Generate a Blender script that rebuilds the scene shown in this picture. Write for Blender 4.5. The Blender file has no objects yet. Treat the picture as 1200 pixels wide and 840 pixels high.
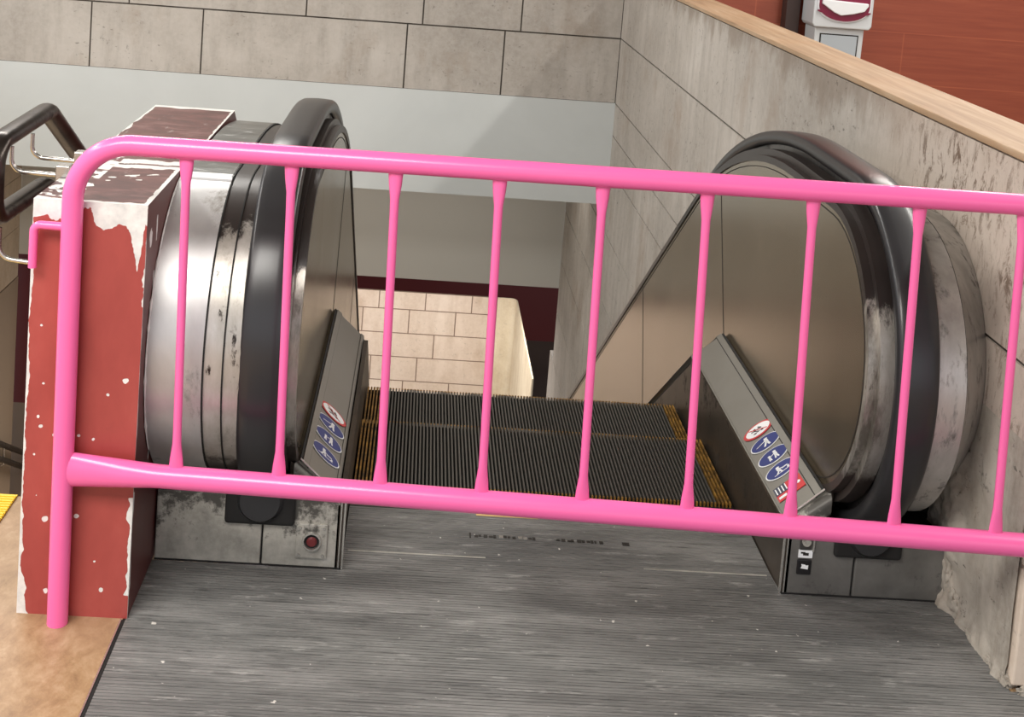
import bpy, bmesh, math, random
from mathutils import Vector, Matrix, noise
random.seed(7)
S = bpy.context.scene
COL = S.collection
PI = math.pi
INC = math.tan(math.radians(34))      # escalator slope

# ------------------------------------------------------------------ helpers
def link(name, me, mat=None, parent=None):
    o = bpy.data.objects.new(name, me)
    COL.objects.link(o)
    if mat is not None and not me.materials:
        for m in (mat if isinstance(mat, (list, tuple)) else [mat]):
            me.materials.append(m)
    if parent: o.parent = parent
    return o

def obj(name, bm, mat, parent=None, smooth=False, bevel=0, angle=35, seg=2):
    bmesh.ops.recalc_face_normals(bm, faces=bm.faces)
    me = bpy.data.meshes.new(name)
    bm.to_mesh(me); bm.free()
    if smooth:
        for p in me.polygons: p.use_smooth = True
        try: me.set_sharp_from_angle(angle=math.radians(angle))
        except Exception: pass
    o = link(name, me, mat, parent)
    if bevel:
        b = o.modifiers.new('bevel', 'BEVEL'); b.width = bevel; b.segments = seg
        b.limit_method = 'ANGLE'; b.angle_limit = math.radians(40)
    return o

def thing(name, label, cat, loc=(0, 0, 0), group=None):
    o = bpy.data.objects.new(name, None); COL.objects.link(o)
    o.location = loc; o.empty_display_size = .1
    o['label'] = label; o['category'] = cat
    if group: o['group'] = group
    return o

def tag(o, label, cat, group=None, kind=None):
    o['label'] = label; o['category'] = cat
    if group: o['group'] = group
    if kind: o['kind'] = kind
    return o

def struct(o):
    o['kind'] = 'structure'; return o

def box(bm, x0, x1, y0, y1, z0, z1):
    v = [bm.verts.new(p) for p in ((x0,y0,z0),(x1,y0,z0),(x1,y1,z0),(x0,y1,z0),
                                   (x0,y0,z1),(x1,y0,z1),(x1,y1,z1),(x0,y1,z1))]
    for f in ((0,3,2,1),(4,5,6,7),(0,1,5,4),(1,2,6,5),(2,3,7,6),(3,0,4,7)):
        bm.faces.new([v[i] for i in f])

def prism_x(bm, prof, x0, x1):
    """closed (y,z) profile extruded along X"""
    a = [bm.verts.new((x0, y, z)) for y, z in prof]
    b = [bm.verts.new((x1, y, z)) for y, z in prof]
    n = len(prof)
    bm.faces.new(a); bm.faces.new(b[::-1])
    for i in range(n):
        j = (i + 1) % n
        bm.faces.new((a[i], b[i], b[j], a[j]))

def prism_y(bm, prof, y0, y1):
    a = [bm.verts.new((x, y0, z)) for x, z in prof]
    b = [bm.verts.new((x, y1, z)) for x, z in prof]
    n = len(prof)
    bm.faces.new(a); bm.faces.new(b[::-1])
    for i in range(n):
        j = (i + 1) % n
        bm.faces.new((a[i], b[i], b[j], a[j]))

def tube(bm, pts, r, n=14, cap=True, radii=None, flat=None):
    """round tube along a polyline, parallel-transported frames"""
    pts = [Vector(p) for p in pts]
    rings = []
    prev = None
    for i, p in enumerate(pts):
        if i == 0: t = (pts[1] - p)
        elif i == len(pts) - 1: t = (p - pts[i-1])
        else: t = (pts[i+1] - p).normalized() + (p - pts[i-1]).normalized()
        t.normalize()
        if prev is None:
            u = t.cross(Vector((0, 0, 1)))
            if u.length < .2: u = t.cross(Vector((0, 1, 0)))
            u.normalize()
        else:
            u = prev - t * prev.dot(t); u.normalize()
        prev = u
        w = t.cross(u)
        rr = radii[i] if radii else r
        if not isinstance(rr, tuple): rr = (rr, rr)
        ring = []
        for k in range(n):
            a = 2 * PI * k / n
            ring.append(bm.verts.new(p + u * math.cos(a) * rr[0] + w * math.sin(a) * rr[1]))
        rings.append(ring)
    for i in range(len(rings) - 1):
        for k in range(n):
            j = (k + 1) % n
            bm.faces.new((rings[i][k], rings[i][j], rings[i+1][j], rings[i+1][k]))
    if cap:
        bm.faces.new(rings[0][::-1]); bm.faces.new(rings[-1])

def fillet(pts, r, n=8):
    """round the inner corners of a polyline"""
    pts = [Vector(p) for p in pts]
    out = [pts[0]]
    for i in range(1, len(pts) - 1):
        a, b, c = pts[i-1], pts[i], pts[i+1]
        d1 = (a - b).normalized(); d2 = (c - b).normalized()
        ang = d1.angle(d2)
        rr = r[i-1] if isinstance(r, (list, tuple)) else r
        d = min(rr / math.tan(ang / 2), .49 * (a-b).length, .49 * (c-b).length)
        rr = d * math.tan(ang / 2)
        cen = b + (d1 + d2).normalized() * (rr / math.sin(ang / 2))
        s = (b + d1 * d) - cen; e = (b + d2 * d) - cen
        tot = s.angle(e); ax = s.cross(e).normalized()
        for k in range(n + 1):
            out.append(cen + Matrix.Rotation(tot * k / n, 3, ax) @ s)
    out.append(pts[-1])
    return out

def disc(bm, c, r, n=28, z=0, sx=1, sy=1, rot=0):
    v = []
    for k in range(n):
        a = 2 * PI * k / n
        x, y = r * sx * math.cos(a), r * sy * math.sin(a)
        v.append(bm.verts.new((c[0] + x*math.cos(rot) - y*math.sin(rot), c[1] + x*math.sin(rot) + y*math.cos(rot), z)))
    bm.faces.new(v)

def cyl(bm, c, r, d, axis='Z', n=24, r2=None):
    r2 = r if r2 is None else r2
    a, b = [], []
    for k in range(n):
        t = 2 * PI * k / n; x, y = math.cos(t), math.sin(t)
        if axis == 'Z': p = Vector((x*r, y*r, 0)); q = Vector((x*r2, y*r2, d))
        elif axis == 'Y': p = Vector((x*r, 0, y*r)); q = Vector((x*r2, d, y*r2))
        else: p = Vector((0, x*r, y*r)); q = Vector((d, x*r2, y*r2))
        a.append(bm.verts.new(Vector(c) + p)); b.append(bm.verts.new(Vector(c) + q))
    bm.faces.new(a[::-1]); bm.faces.new(b)
    for k in range(n):
        j = (k+1) % n
        bm.faces.new((a[k], a[j], b[j], b[k]))

# ------------------------------------------------------------------ materials
class NT:
    def __init__(s, name):
        s.m = bpy.data.materials.new(name); s.m.use_nodes = True
        s.t = s.m.node_tree; s.t.nodes.clear()
        s.out = s.t.nodes.new('ShaderNodeOutputMaterial')
        s.b = s.t.nodes.new('ShaderNodeBsdfPrincipled')
        s.l(s.b.outputs[0], s.out.inputs[0])
    def l(s, a, b): s.t.links.new(a, b)
    def n(s, k, **kw):
        nd = s.t.nodes.new(k)
        for a, v in kw.items():
            if a == 'inp':
                for i, x in v.items():
                    if hasattr(x, 'is_linked') or hasattr(x, 'links'): s.l(x, nd.inputs[i])
                    else: nd.inputs[i].default_value = x
            else: setattr(nd, a, v)
        return nd
    def coord(s, scale=(1,1,1), rot=(0,0,0), loc=(0,0,0)):
        c = s.n('ShaderNodeTexCoord')
        m = s.n('ShaderNodeMapping', inp={'Scale': scale, 'Rotation': rot, 'Location': loc})
        s.l(c.outputs['Object'], m.inputs['Vector'])
        return m.outputs[0]
    def noise(s, vec, scale, detail=6, rough=.6, dist=0):
        return s.n('ShaderNodeTexNoise', inp={'Vector': vec, 'Scale': scale, 'Detail': detail, 'Roughness': rough, 'Distortion': dist}).outputs['Fac']
    def ramp(s, fac, stops, interp='LINEAR'):
        r = s.n('ShaderNodeValToRGB'); r.color_ramp.interpolation = interp
        e = r.color_ramp.elements
        while len(e) > 1: e.remove(e[-1])
        e[0].position = stops[0][0]; e[0].color = col(stops[0][1])
        for p, c in stops[1:]:
            x = e.new(p); x.color = col(c)
        s.l(fac, r.inputs[0]); return r.outputs[0]
    def mix(s, fac, a, b, mode='MIX'):
        m = s.n('ShaderNodeMix', data_type='RGBA', blend_type=mode)
        for i, x in ((0, fac), (6, a), (7, b)):
            if hasattr(x, 'links'): s.l(x, m.inputs[i])
            elif i == 0: m.inputs[0].default_value = x
            else: m.inputs[i].default_value = col(x)
        return m.outputs[2]
    def math(s, op, a, b=0):
        m = s.n('ShaderNodeMath', operation=op)
        for i, x in ((0, a), (1, b)):
            if hasattr(x, 'links'): s.l(x, m.inputs[i])
            else: m.inputs[i].default_value = x
        return m.outputs[0]
    def bump(s, h, strength=.3, dist=.01):
        b = s.n('ShaderNodeBump', inp={'Height': h, 'Strength': strength, 'Distance': dist})
        s.l(b.outputs[0], s.b.inputs['Normal'])
    def set(s, **kw):
        for k, v in kw.items():
            i = s.b.inputs[{'color':'Base Color','rough':'Roughness','metal':'Metallic','spec':'Specular IOR Level','coat':'Coat Weight','coatr':'Coat Roughness'}[k]]
            if hasattr(v, 'links'): s.l(v, i)
            elif k == 'color': i.default_value = col(v)
            else: i.default_value = v
        return s.m

def lin(c): return c / 12.92 if c <= .04045 else ((c + .055) / 1.055) ** 2.4
def col(c):
    """sRGB 0-255 triple, or a grey 0-1 (linear) -> linear rgba"""
    if isinstance(c, (int, float)): return (c, c, c, 1)
    if len(c) == 4: return c
    return (lin(c[0]/255), lin(c[1]/255), lin(c[2]/255), 1)

def simple(name, c, rough=.5, metal=0, **kw):
    return NT(name).set(color=c, rough=rough, metal=metal, **kw)

# grey stone / travertine wall slabs
def stone_mat(name, base, dark, light, stain=.5, speck=True, rough=.75, ledge=False):
    t = NT(name); v = t.coord()
    big = t.noise(v, 1.3, 5, .6, .5)
    vs = t.coord(scale=(3, 3, .45))
    streak = t.noise(vs, 3.0, 6, .65)
    fine = t.noise(v, 34, 6, .7)
    c = t.ramp(big, [(.3, dark), (.55, base), (.75, light)])
    c = t.mix(t.ramp(streak, [(.45, 0.0), (.75, 1.0)]), c, dark)
    c2 = t.mix(t.ramp(fine, [(.35, .0), (.7, 1.0)]), c, light)
    c = t.mix(.35, c, c2)
    if speck:
        pits = t.ramp(t.noise(t.coord(scale=(1, 1, 1.8)), 22, 7, .74), [(.60, 0.0), (.67, 1.0)])
        zone = t.ramp(t.noise(v, 2.1, 3, .5), [(.36, 0.0), (.56, 1.0)])
        br_ = t.ramp(t.noise(t.coord(scale=(1,1,.7), loc=(5,3,1)), 2.6, 7, .66), [(.54, 0.0), (.70, .55)])
        c = t.mix(br_, c, (int(base[0]*.84), int(base[1]*.78), int(base[2]*.72)))
        pz = t.math('MULTIPLY', pits, zone)
        c = t.mix(t.math('MULTIPLY', pz, stain), c, tuple(int(k*.48) for k in base))
        if ledge:      # grime that has run down from under the cap stone, and scuffs by the newel
            tc = t.n('ShaderNodeTexCoord'); sx = t.n('ShaderNodeSeparateXYZ'); t.l(tc.outputs['Object'], sx.inputs[0])
            g1 = t.noise(t.coord(scale=(1, 1, .35), loc=(1,7,2)), 8, 7, .7)
            g2 = t.noise(t.coord(loc=(4,1,2)), 1.1, 3)
            lv = t.math('ADD', t.math('ADD', g1, t.math('MULTIPLY', t.math('SUBTRACT', sx.outputs[2], 1.02), 2.6)), t.math('MULTIPLY', t.math('SUBTRACT', g2, .5), .9))
            c = t.mix(t.ramp(lv, [(.40, 0.0), (.62, .5)]), c, (112,94,76))
            nr = t.ramp(t.math('SUBTRACT', .95, sx.outputs[1]), [(.0, 0.0), (.5, 1.0)])
            c = t.mix(t.math('MULTIPLY', nr, .55), c, (206,190,176))
            s1 = t.ramp(t.noise(t.coord(scale=(1, 1.6, .7), loc=(2,2,8)), 19, 8, .82, .6), [(.51, 0.0), (.59, 1.0)])
            s2 = t.ramp(t.noise(t.coord(loc=(3,5,8)), 4, 3), [(.38, .25), (.58, 1.0)])
            c = t.mix(t.math('MULTIPLY', t.math('MULTIPLY', s1, s2), nr), c, (112,94,80))
        mk = t.ramp(t.noise(t.coord(scale=(1.2, 1.2, .8), loc=(9,2,4)), 11, 7, .78, .6), [(.62, 0.0), (.66, .75)])
        c = t.mix(t.math('MULTIPLY', mk, t.math('MULTIPLY', zone, stain)), c, tuple(int(k*.55) for k in base))
        t.bump(t.math('SUBTRACT', fine, pz), .35, .004)
    else: t.bump(fine, .2, .003)
    return t.set(color=c, rough=rough, spec=.3)

M = {}
M['stone'] = stone_mat('grey_stone', (182,175,166), (156,149,140), (200,194,186), .7)
M['stone_r'] = stone_mat('grey_plaster_stone', (180,173,164), (154,147,138), (200,194,186), .8, ledge=True)
M['stone_warm'] = stone_mat('warm_stone', (214,198,182), (196,178,160), (228,216,202), .4)
M['stone_left'] = stone_mat('beige_stone', (190,172,150), (168,150,130), (206,190,170), .3)
M['joint'] = simple('dark_joint', (70,64,58), .9)
M['ivory'] = stone_mat('ivory_stone', (224,212,186), (196,180,152), (238,228,208), .25)

def cap_mat():
    t = NT('tan_cap_stone')
    v = t.coord(scale=(14, .8, 14))
    g = t.noise(v, 2.2, 7, .62, .6)
    c = t.ramp(g, [(.3, (150,122,94)), (.5, (172,144,114)), (.7, (190,166,138))])
    b = t.noise(t.coord(), 5, 4)
    c = t.mix(t.ramp(b, [(.5, 0.0), (.75, .5)]), c, (176,140,104))
    t.bump(g, .15, .003)
    return t.set(color=c, rough=.55)
M['cap'] = cap_mat()

def paint_grey():
    t = NT('pale_grey_paint')
    n = t.noise(t.coord(), .9, 5, .6, .4)
    c = t.ramp(n, [(.35, (196,200,198)), (.65, (206,210,208))])
    return t.set(color=c, rough=.6)
M['greypaint'] = paint_grey()
M['whitewall'] = simple('white_plaster', (206,204,196), .7)
M['maroon'] = simple('maroon_paint', (92,30,30), .45)

def steel(name, base, dark, dirt, rough=.32, amount=.5, scale=5., stretch=(1,1,1), spots=True, metal=.9):
    t = NT(name); v = t.coord(scale=stretch)
    n = t.noise(v, scale, 8, .65, .3)
    c = t.ramp(n, [(.35, dark), (.6, base)])
    if spots:
        n2 = t.noise(t.coord(scale=stretch, loc=(3,1,2)), scale*3.2, 8, .72, .2)
        m = t.ramp(n2, [(.60 - .12*amount, 0.0), (.70, 1.0)])
        c = t.mix(m, c, dirt)
        r = t.math('ADD', t.math('MULTIPLY', m, .35), rough)
        mt = t.math('SUBTRACT', metal, t.math('MULTIPLY', m, metal*.75))
    else: r = t.math('ADD', t.math('MULTIPLY', n, .15), rough - .07); mt = metal
    return t.set(color=c, rough=r, metal=mt)
M['silver'] = steel('scuffed_silver', (210,210,210), (182,182,182), (124,120,114), .42, .15, 3.0, (1,1,.5), metal=.6)
M['strip'] = steel('worn_silver_strip', (190,188,184), (150,148,144), (58,52,46), .38, .5, 4.0, (2,2,.5), metal=.6)
M['base'] = steel('scratched_base_metal', (178,175,166), (132,129,122), (50,48,45), .45, .5, 5.0, metal=.35)
def base_mat():
    t = NT('speckled_base_metal')
    tc = t.n('ShaderNodeTexCoord'); sx = t.n('ShaderNodeSeparateXYZ'); t.l(tc.outputs['Object'], sx.inputs[0])
    c = t.ramp(t.noise(t.coord(), 7, 7, .7), [(.35, (142,140,132)), (.55, (184,181,172)), (.7, (206,204,198))])
    n = t.noise(t.coord(), 32, 7, .75); g = t.noise(t.coord(), 7, 4)
    lev = t.math('ADD', t.math('ADD', n, t.math('MULTIPLY', t.math('SUBTRACT', sx.outputs[2], .085), 2.2)), t.math('MULTIPLY', t.math('SUBTRACT', g, .5), .9))
    m = t.ramp(lev, [(.52, 0.0), (.66, .9)])
    c = t.mix(m, c, (58,56,52))
    return t.set(color=c, rough=.45, metal=.25)
M['base'] = base_mat()
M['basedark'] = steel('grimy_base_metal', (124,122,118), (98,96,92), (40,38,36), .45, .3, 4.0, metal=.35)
M['panel'] = steel('tan_brushed_panel', (158,146,128), (144,132,114), (90,80,70), .22, .0, 2.0, (1,1,.25), spots=False, metal=.85)
M['deck'] = steel('satin_grey_deck', (140,138,132), (128,125,118), (90,86,80), .38, .0, 2.0, spots=False, metal=.7)
M['skirt'] = steel('dark_skirt', (88,78,68), (64,57,50), (30,28,26), .4, .2, 3.0, metal=.6)
M['rim'] = steel('worn_rim_metal', (178,176,172), (120,116,110), (46,42,38), .36, .55, 5.0, metal=.7)
M['track'] = steel('dark_track_metal', (96,94,92), (66,64,62), (24,22,22), .35, .5, 5.0, metal=.7)
M['rubber'] = NT('black_rubber').set(color=(42,42,44), rough=.3, spec=.5)
M['black'] = simple('matt_black', (20,19,18), .8)
M['void'] = simple('pit_black', (26,24,22), .95)
M['seam'] = simple('seam_dark', (40,36,32), .7)
M['edge'] = simple('bright_edge_metal', (214,212,206), .25, .85)

def casing_paint(name='worn_black_paint_on_steel', zl=.775, lo=.30):
    # worn black paint on the upper end of the inner strips, bare metal below; painted shade down the slope
    t = NT(name)
    tc = t.n('ShaderNodeTexCoord'); sx = t.n('ShaderNodeSeparateXYZ'); t.l(tc.outputs['Object'], sx.inputs[0])
    v = t.coord(scale=(3.5, 3.5, .8))
    n = t.noise(v, 7, 8, .7, .4)
    lev = t.math('ADD', t.math('MULTIPLY', t.math('SUBTRACT', sx.outputs[2], zl), 6.0), n)
    far = t.math('MAXIMUM', 0.0, t.math('SUBTRACT', sx.outputs[1], 1.0))
    lev = t.math('ADD', lev, t.math('MULTIPLY', far, 25.0))  # down the slope the rim's shade is painted in as black
    m = t.ramp(lev, [(.44, 0.0), (.56, 1.0)])
    low = t.math('ADD', t.math('MULTIPLY', t.math('SUBTRACT', lo, sx.outputs[2]), 6.0), n)
    m2 = t.ramp(low, [(.5, 0.0), (.66, 1.0)])
    bare = t.ramp(t.noise(t.coord(scale=(1.5,1.5,.4)), 6, 7, .7), [(.38, (112,108,100)), (.5, (176,172,164)), (.7, (204,202,198))])
    sp = t.ramp(t.noise(t.coord(scale=(2,2,.6)), 15, 8, .7), [(.60, 0.0), (.66, 1.0)])
    bare = t.mix(sp, bare, (52,46,42))
    c = t.mix(m, bare, (44,38,36)); c = t.mix(m2, c, (86,78,74))
    mt = t.math('MULTIPLY', t.math('SUBTRACT', 1.0, m), .55)
    return t.set(color=c, rough=.36, metal=mt)
M['worn_black'] = casing_paint()
M['rim_worn_shaded'] = casing_paint('worn_shaded_black_rim', .70, .33)

def plate_mat():
    t = NT('worn_ribbed_landing_metal')
    tc = t.n('ShaderNodeTexCoord')
    v1 = t.coord(scale=(1, 14, 1)); v2 = t.coord(scale=(1, 3.5, 1))
    a = t.noise(v1, 6.0, 8, .7, .15)
    b = t.noise(v2, 1.7, 5, .6, .3)
    f = t.noise(t.coord(scale=(.6, 30, 1)), 9, 6, .75)
    c = t.ramp(b, [(.34, (98,98,97)), (.52, (126,126,124)), (.68, (150,149,147))])
    c = t.mix(t.ramp(a, [(.34, .75), (.5, 0.0)]), c, (80,80,79))
    dash = t.noise(t.coord(scale=(1, 5.5, 1), loc=(1,2,0)), 7.5, 7, .72, .1)
    c = t.mix(t.ramp(dash, [(.57, 0.0), (.68, .7)]), c, (176,175,172))
    c = t.mix(t.ramp(dash, [(.30, .75), (.42, 0.0)]), c, (66,66,66))
    c = t.mix(t.ramp(f, [(.58, 0.0), (.75, .6)]), c, (172,171,167))
    d = t.ramp(t.noise(t.coord(loc=(4,4,0)), 48, 2, .5), [(.73, 0.0), (.76, 1.0)])
    c = t.mix(d, c, (216,212,206))
    t.bump(t.math('ADD', a, f), .12, .002)
    r = t.ramp(a, [(.3, .6), (.7, .42)])
    return t.set(color=c, rough=r, metal=.2)
M['plate'] = plate_mat()

def floor_mat():
    t = NT('tan_marble_floor'); v = t.coord(scale=(1.5, 1, 1), rot=(0,0,.5))
    a = t.noise(v, 14, 8, .74, .25); b = t.noise(t.coord(), 2.4, 4)
    c = t.ramp(a, [(.3, (128,100,72)), (.5, (156,127,94)), (.68, (178,152,122))])
    c = t.mix(t.ramp(b, [(.45, 0.0), (.7, .55)]), c, (170,138,112))
    s = t.ramp(t.noise(t.coord(scale=(1,1,1), loc=(2,0,0)), 30, 6, .7), [(.64, 0.0), (.72, .7)])
    c = t.mix(s, c, (120,86,58))
    return t.set(color=c, rough=.42)
M['floor'] = floor_mat()
M['floor_dark'] = simple('lower_floor_stone', (96,88,80), .5)

def redwood():
    t = NT('red_wood_cladding')
    g = t.noise(t.coord(scale=(.7, 1, 12)), 3.2, 7, .62, .5)
    br = t.n('ShaderNodeTexBrick', offset=.37, inp={'Scale': 1.0, 'Mortar Size': .004, 'Mortar Smooth': .2, 'Brick Width': 2.4, 'Row Height': .30, 'Bias': 0.0,
            'Color1': (.2,.2,.2,1), 'Color2': (.8,.8,.8,1), 'Mortar': (.0,.0,.0,1)})
    rot = t.coord(rot=(PI/2, 0, 0)); t.l(rot, br.inputs['Vector'])
    c = t.ramp(g, [(.25, (138,68,50)), (.5, (152,78,56)), (.75, (166,90,64))])
    c = t.mix(t.math('MULTIPLY', br.outputs['Color'], .30), c, (124,54,42))
    c = t.mix(t.math('MULTIPLY', br.outputs['Fac'], .35), c, (184,100,70))
    return t.set(color=c, rough=.4)
M['redwood'] = redwood()

def pink_mat():
    t = NT('pink_gloss_paint')
    n = t.noise(t.coord(), 22, 6, .7)
    c = t.mix(t.ramp(n, [(.68, 0.0), (.72, .5)]), (244,106,170), (200,84,134))
    t.bump(t.noise(t.coord(), 60, 3), .06, .001)
    return t.set(color=c, rough=.3, coat=.25, coatr=.15)
M['pink'] = pink_mat()

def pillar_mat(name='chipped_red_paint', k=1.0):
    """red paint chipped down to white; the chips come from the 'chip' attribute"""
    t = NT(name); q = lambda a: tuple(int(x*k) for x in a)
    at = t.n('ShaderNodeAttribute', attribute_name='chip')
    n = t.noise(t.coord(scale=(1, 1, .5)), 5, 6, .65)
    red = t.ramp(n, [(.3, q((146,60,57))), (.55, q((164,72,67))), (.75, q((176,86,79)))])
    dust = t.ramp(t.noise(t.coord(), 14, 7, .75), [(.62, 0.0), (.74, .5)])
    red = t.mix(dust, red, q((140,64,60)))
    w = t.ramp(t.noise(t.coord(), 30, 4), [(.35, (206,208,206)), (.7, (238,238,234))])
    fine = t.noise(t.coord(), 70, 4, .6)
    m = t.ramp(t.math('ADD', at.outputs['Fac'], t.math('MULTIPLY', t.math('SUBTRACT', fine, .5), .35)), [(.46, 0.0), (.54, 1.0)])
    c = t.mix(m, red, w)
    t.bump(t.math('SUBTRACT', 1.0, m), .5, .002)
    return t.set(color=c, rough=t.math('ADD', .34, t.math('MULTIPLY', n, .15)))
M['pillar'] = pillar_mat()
M['pillar_side'] = pillar_mat('chipped_red_paint_shaded', .55)  # same red darkened: the side face's shade is put into the colour
def top_mat():
    t = NT('glossy_dark_maroon_top')
    at = t.n('ShaderNodeAttribute', attribute_name='chip')
    n = t.noise(t.coord(scale=(1,2.2,1)), 9, 7, .7, .5)
    red = t.ramp(n, [(.35, (66,32,32)), (.52, (96,52,50)), (.66, (128,90,88))])
    st = t.ramp(t.noise(t.coord(scale=(6,1.2,1), rot=(0,0,.5)), 6, 6, .7), [(.62, 0.0), (.72, .7)])
    red = t.mix(st, red, (176,166,162))
    fine = t.noise(t.coord(), 50, 4, .6)
    m = t.ramp(t.math('ADD', at.outputs['Fac'], t.math('MULTIPLY', t.math('SUBTRACT', fine, .5), .4)), [(.45, 0.0), (.55, 1.0)])
    return t.set(color=t.mix(m, red, (228,228,224)), rough=.28)
M['maroontop'] = top_mat()

M['step'] = NT('step_metal').set(color=(104,101,96), rough=.45, metal=.6)
M['stepdark'] = simple('step_groove', (22,20,18), .9)
M['yellow'] = NT('worn_yellow')
_t = M['yellow']; _n = _t.noise(_t.coord(), 28, 6, .7)
M['yellow'] = _t.set(color=_t.ramp(_n, [(.36, (58,44,26)), (.52, (132,96,40)), (.68, (176,132,58))]), rough=.5)
M['paleyellow'] = simple('comb_yellow', (222,184,120), .5)
M['tactile'] = simple('yellow_tactile', (232,196,60), .5)
M['darktube'] = steel('dark_bronze_tube', (84,78,74), (46,41,38), (40,34,32), .28, .3, 6.0, metal=.85)
M['chrome'] = simple('steel_rod', (200,198,194), .25, .9)
M['white'] = simple('white_vinyl', (236,238,240), .4)
M['signred'] = simple('sign_red', (196,52,56), .4)
M['signblue'] = simple('sign_blue', (28,44,116), .35)
M['signblack'] = simple('sign_black', (24,22,24), .4)
M['label_red'] = simple('label_red', (196,44,48), .4)
M['label_navy'] = simple('label_navy', (36,44,70), .4)
M['shell'] = simple('pale_grey_plastic', (208,212,214), .4)
M['shell_panel'] = simple('grey_plastic_panel', (176,184,190), .4)
M['wine'] = simple('wine_plastic', (124,26,58), .35)
M['brown'] = simple('dark_brown_metal', (62,46,42), .5)
M['rubble'] = stone_mat('broken_mortar', (172,164,152), (116,108,98), (208,202,192), .9)
M['ceiling'] = simple('ceiling_grey', (142,140,136), .8)

# ------------------------------------------------------------------ camera (calibrated from the photograph)
R3 = ((0.99683, -0.03094, 0.07526), (0.07182, -0.10233, -0.99216), (0.03841, 0.99427, -0.09975))
def orth(r):
    a = Vector(r[0]).normalized(); b = Vector(r[1]); b = (b - a*a.dot(b)).normalized(); return a, b, a.cross(b)
RX, RD, RF = orth(CAMR) if 'CAMR' in globals() else orth(R3)
cam = bpy.data.cameras.new('camera'); co = bpy.data.objects.new('camera', cam); COL.objects.link(co)
mw = Matrix.Identity(4)
for i in range(3):
    mw[i][0] = RX[i]; mw[i][1] = -RD[i]; mw[i][2] = -RF[i]
mw[0][3], mw[1][3], mw[2][3] = CAMPOS = (-0.400, -2.739, 1.538)
co.matrix_world = mw
cam.sensor_fit = 'HORIZONTAL'; cam.sensor_width = 36; cam.lens = 36 * 1495.96 / 1200
cam.shift_x = (600 - 555.72) / 1200; cam.shift_y = (22.12 - 420) / 1200
cam.clip_start = .05; cam.clip_end = 100
S.camera = co

# ------------------------------------------------------------------ the setting
def slabs(name, rows, mat, face, backing, gap=.005):
    """rows: list of (z0,z1,[breaks along u]); face(bm,u0,u1,z0,z1) adds one slab"""
    bm = bmesh.new()
    for z0, z1, br in rows:
        for a, b in zip(br[:-1], br[1:]):
            face(bm, a + gap/2, b - gap/2, z0 + gap/2, z1 - gap/2)
    w = obj(name, bm, mat, None)
    struct(w)
    bm = bmesh.new(); backing(bm); obj('joint_backing', bm, M['joint'], w)
    return w

WX = .89        # right stone wall face
# right wall, upper length (escalator side), thickness to 1.07
rows = [(.645, 1.055, [-.31, 7.74])] + [(.645 - .43*(k+1), .645 - .43*k, [-.31 if k < 2 else .9, 7.74]) for k in range(5)]
rows += [(-1.95, -1.505, [.9, 7.74]), (-2.37, -1.95, [2, 7.74]), (-2.80, -2.37, [2, 7.98]), (-3.23, -2.8, [3, 7.98]), (-3.66, -3.23, [4, 7.98]), (-4.6, -3.66, [4, 7.98])]
rows[2] = (0.0, .215, [-.31, 7.74])
rows.insert(3, (-.215, 0.0, [-.31, 7.74]))
w = slabs('wall_right', rows, M['stone_r'],
      lambda bm, a, b, z0, z1: box(bm, WX, WX+.03, a, b, z0, z1),
      lambda bm: (box(bm, WX+.006, 1.065, -.29, 7.72, -2.38, 1.05), box(bm, WX+.006, 1.065, 3, 7.96, -4.6, -2.38)), .009)
# warm end face of that wall, towards the camera
bm = bmesh.new()
box(bm, WX-.0005, 1.07, -.325, -.29, .262, .645); box(bm, WX-.0005, 1.07, -.325, -.29, .651, 1.055)
box(bm, WX-.0005, 1.07, -.325, -.29, .012, .256)
struct(obj('trim_1', bm, M['stone_warm'], None, bevel=.004))
bm = bmesh.new(); box(bm, .885, 1.08, -.335, 5.54, 1.055, 1.072)
struct(obj('trim_2', bm, M['cap'], None, bevel=.003))

# broken mortar heaped at the foot of the wall end
bm = bmesh.new()
NY, NZ = 90, 110
def sm(a, b, x): t = max(0, min(1, (x-a)/(b-a))); return t*t*(3-2*t)
G = []
for i in range(NY+1):
    row = []
    for j in range(NZ+1):
        y = -.305 + .42*i/NY; z = .50*j/NZ
        n1 = noise.noise(Vector((y*9, z*9, 2))); n2 = noise.noise(Vector((y*28, z*28, 5))); n3 = noise.noise(Vector((y*80, z*80, 9)))
        t = .006 + .010*n1
        edge = sm(-.07, .0, y + .03*n1 + .012*n2)                     # thick crust by the escalator base
        t += .022*edge*(1 - sm(.30, .44, z + .05*n1)) + .010*n2*edge + .006*n3*edge
        toe = 1 - sm(.0, .045 + .02*n2, z)
        t += toe*(.010 + .014*n2 + .006*n3)
        t *= 1 - sm(.34, .48, z + .08*n1 + .02*n2)
        t = max(t, -.004)
        row.append(bm.verts.new((.889 - t*.7, y, z)))
    G.append(row)
for i in range(NY):
    for j in range(NZ): bm.faces.new((G[i][j], G[i+1][j], G[i+1][j+1], G[i][j+1]))
def lump(bm, c, r, seed, sub=4):
    res = bmesh.ops.create_icosphere(bm, subdivisions=sub, radius=1)
    for v in res['verts']:
        n = noise.noise(v.co*1.6 + Vector((seed, 0, 0)))*.4 + noise.noise(v.co*4 + Vector((0, seed, 0)))*.25 + noise.noise(v.co*9 + Vector((0, seed, 3)))*.12
        v.co = Vector(c) + Vector((v.co.x*r[0], v.co.y*r[1], v.co.z*r[2])) * (1 + n)
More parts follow.
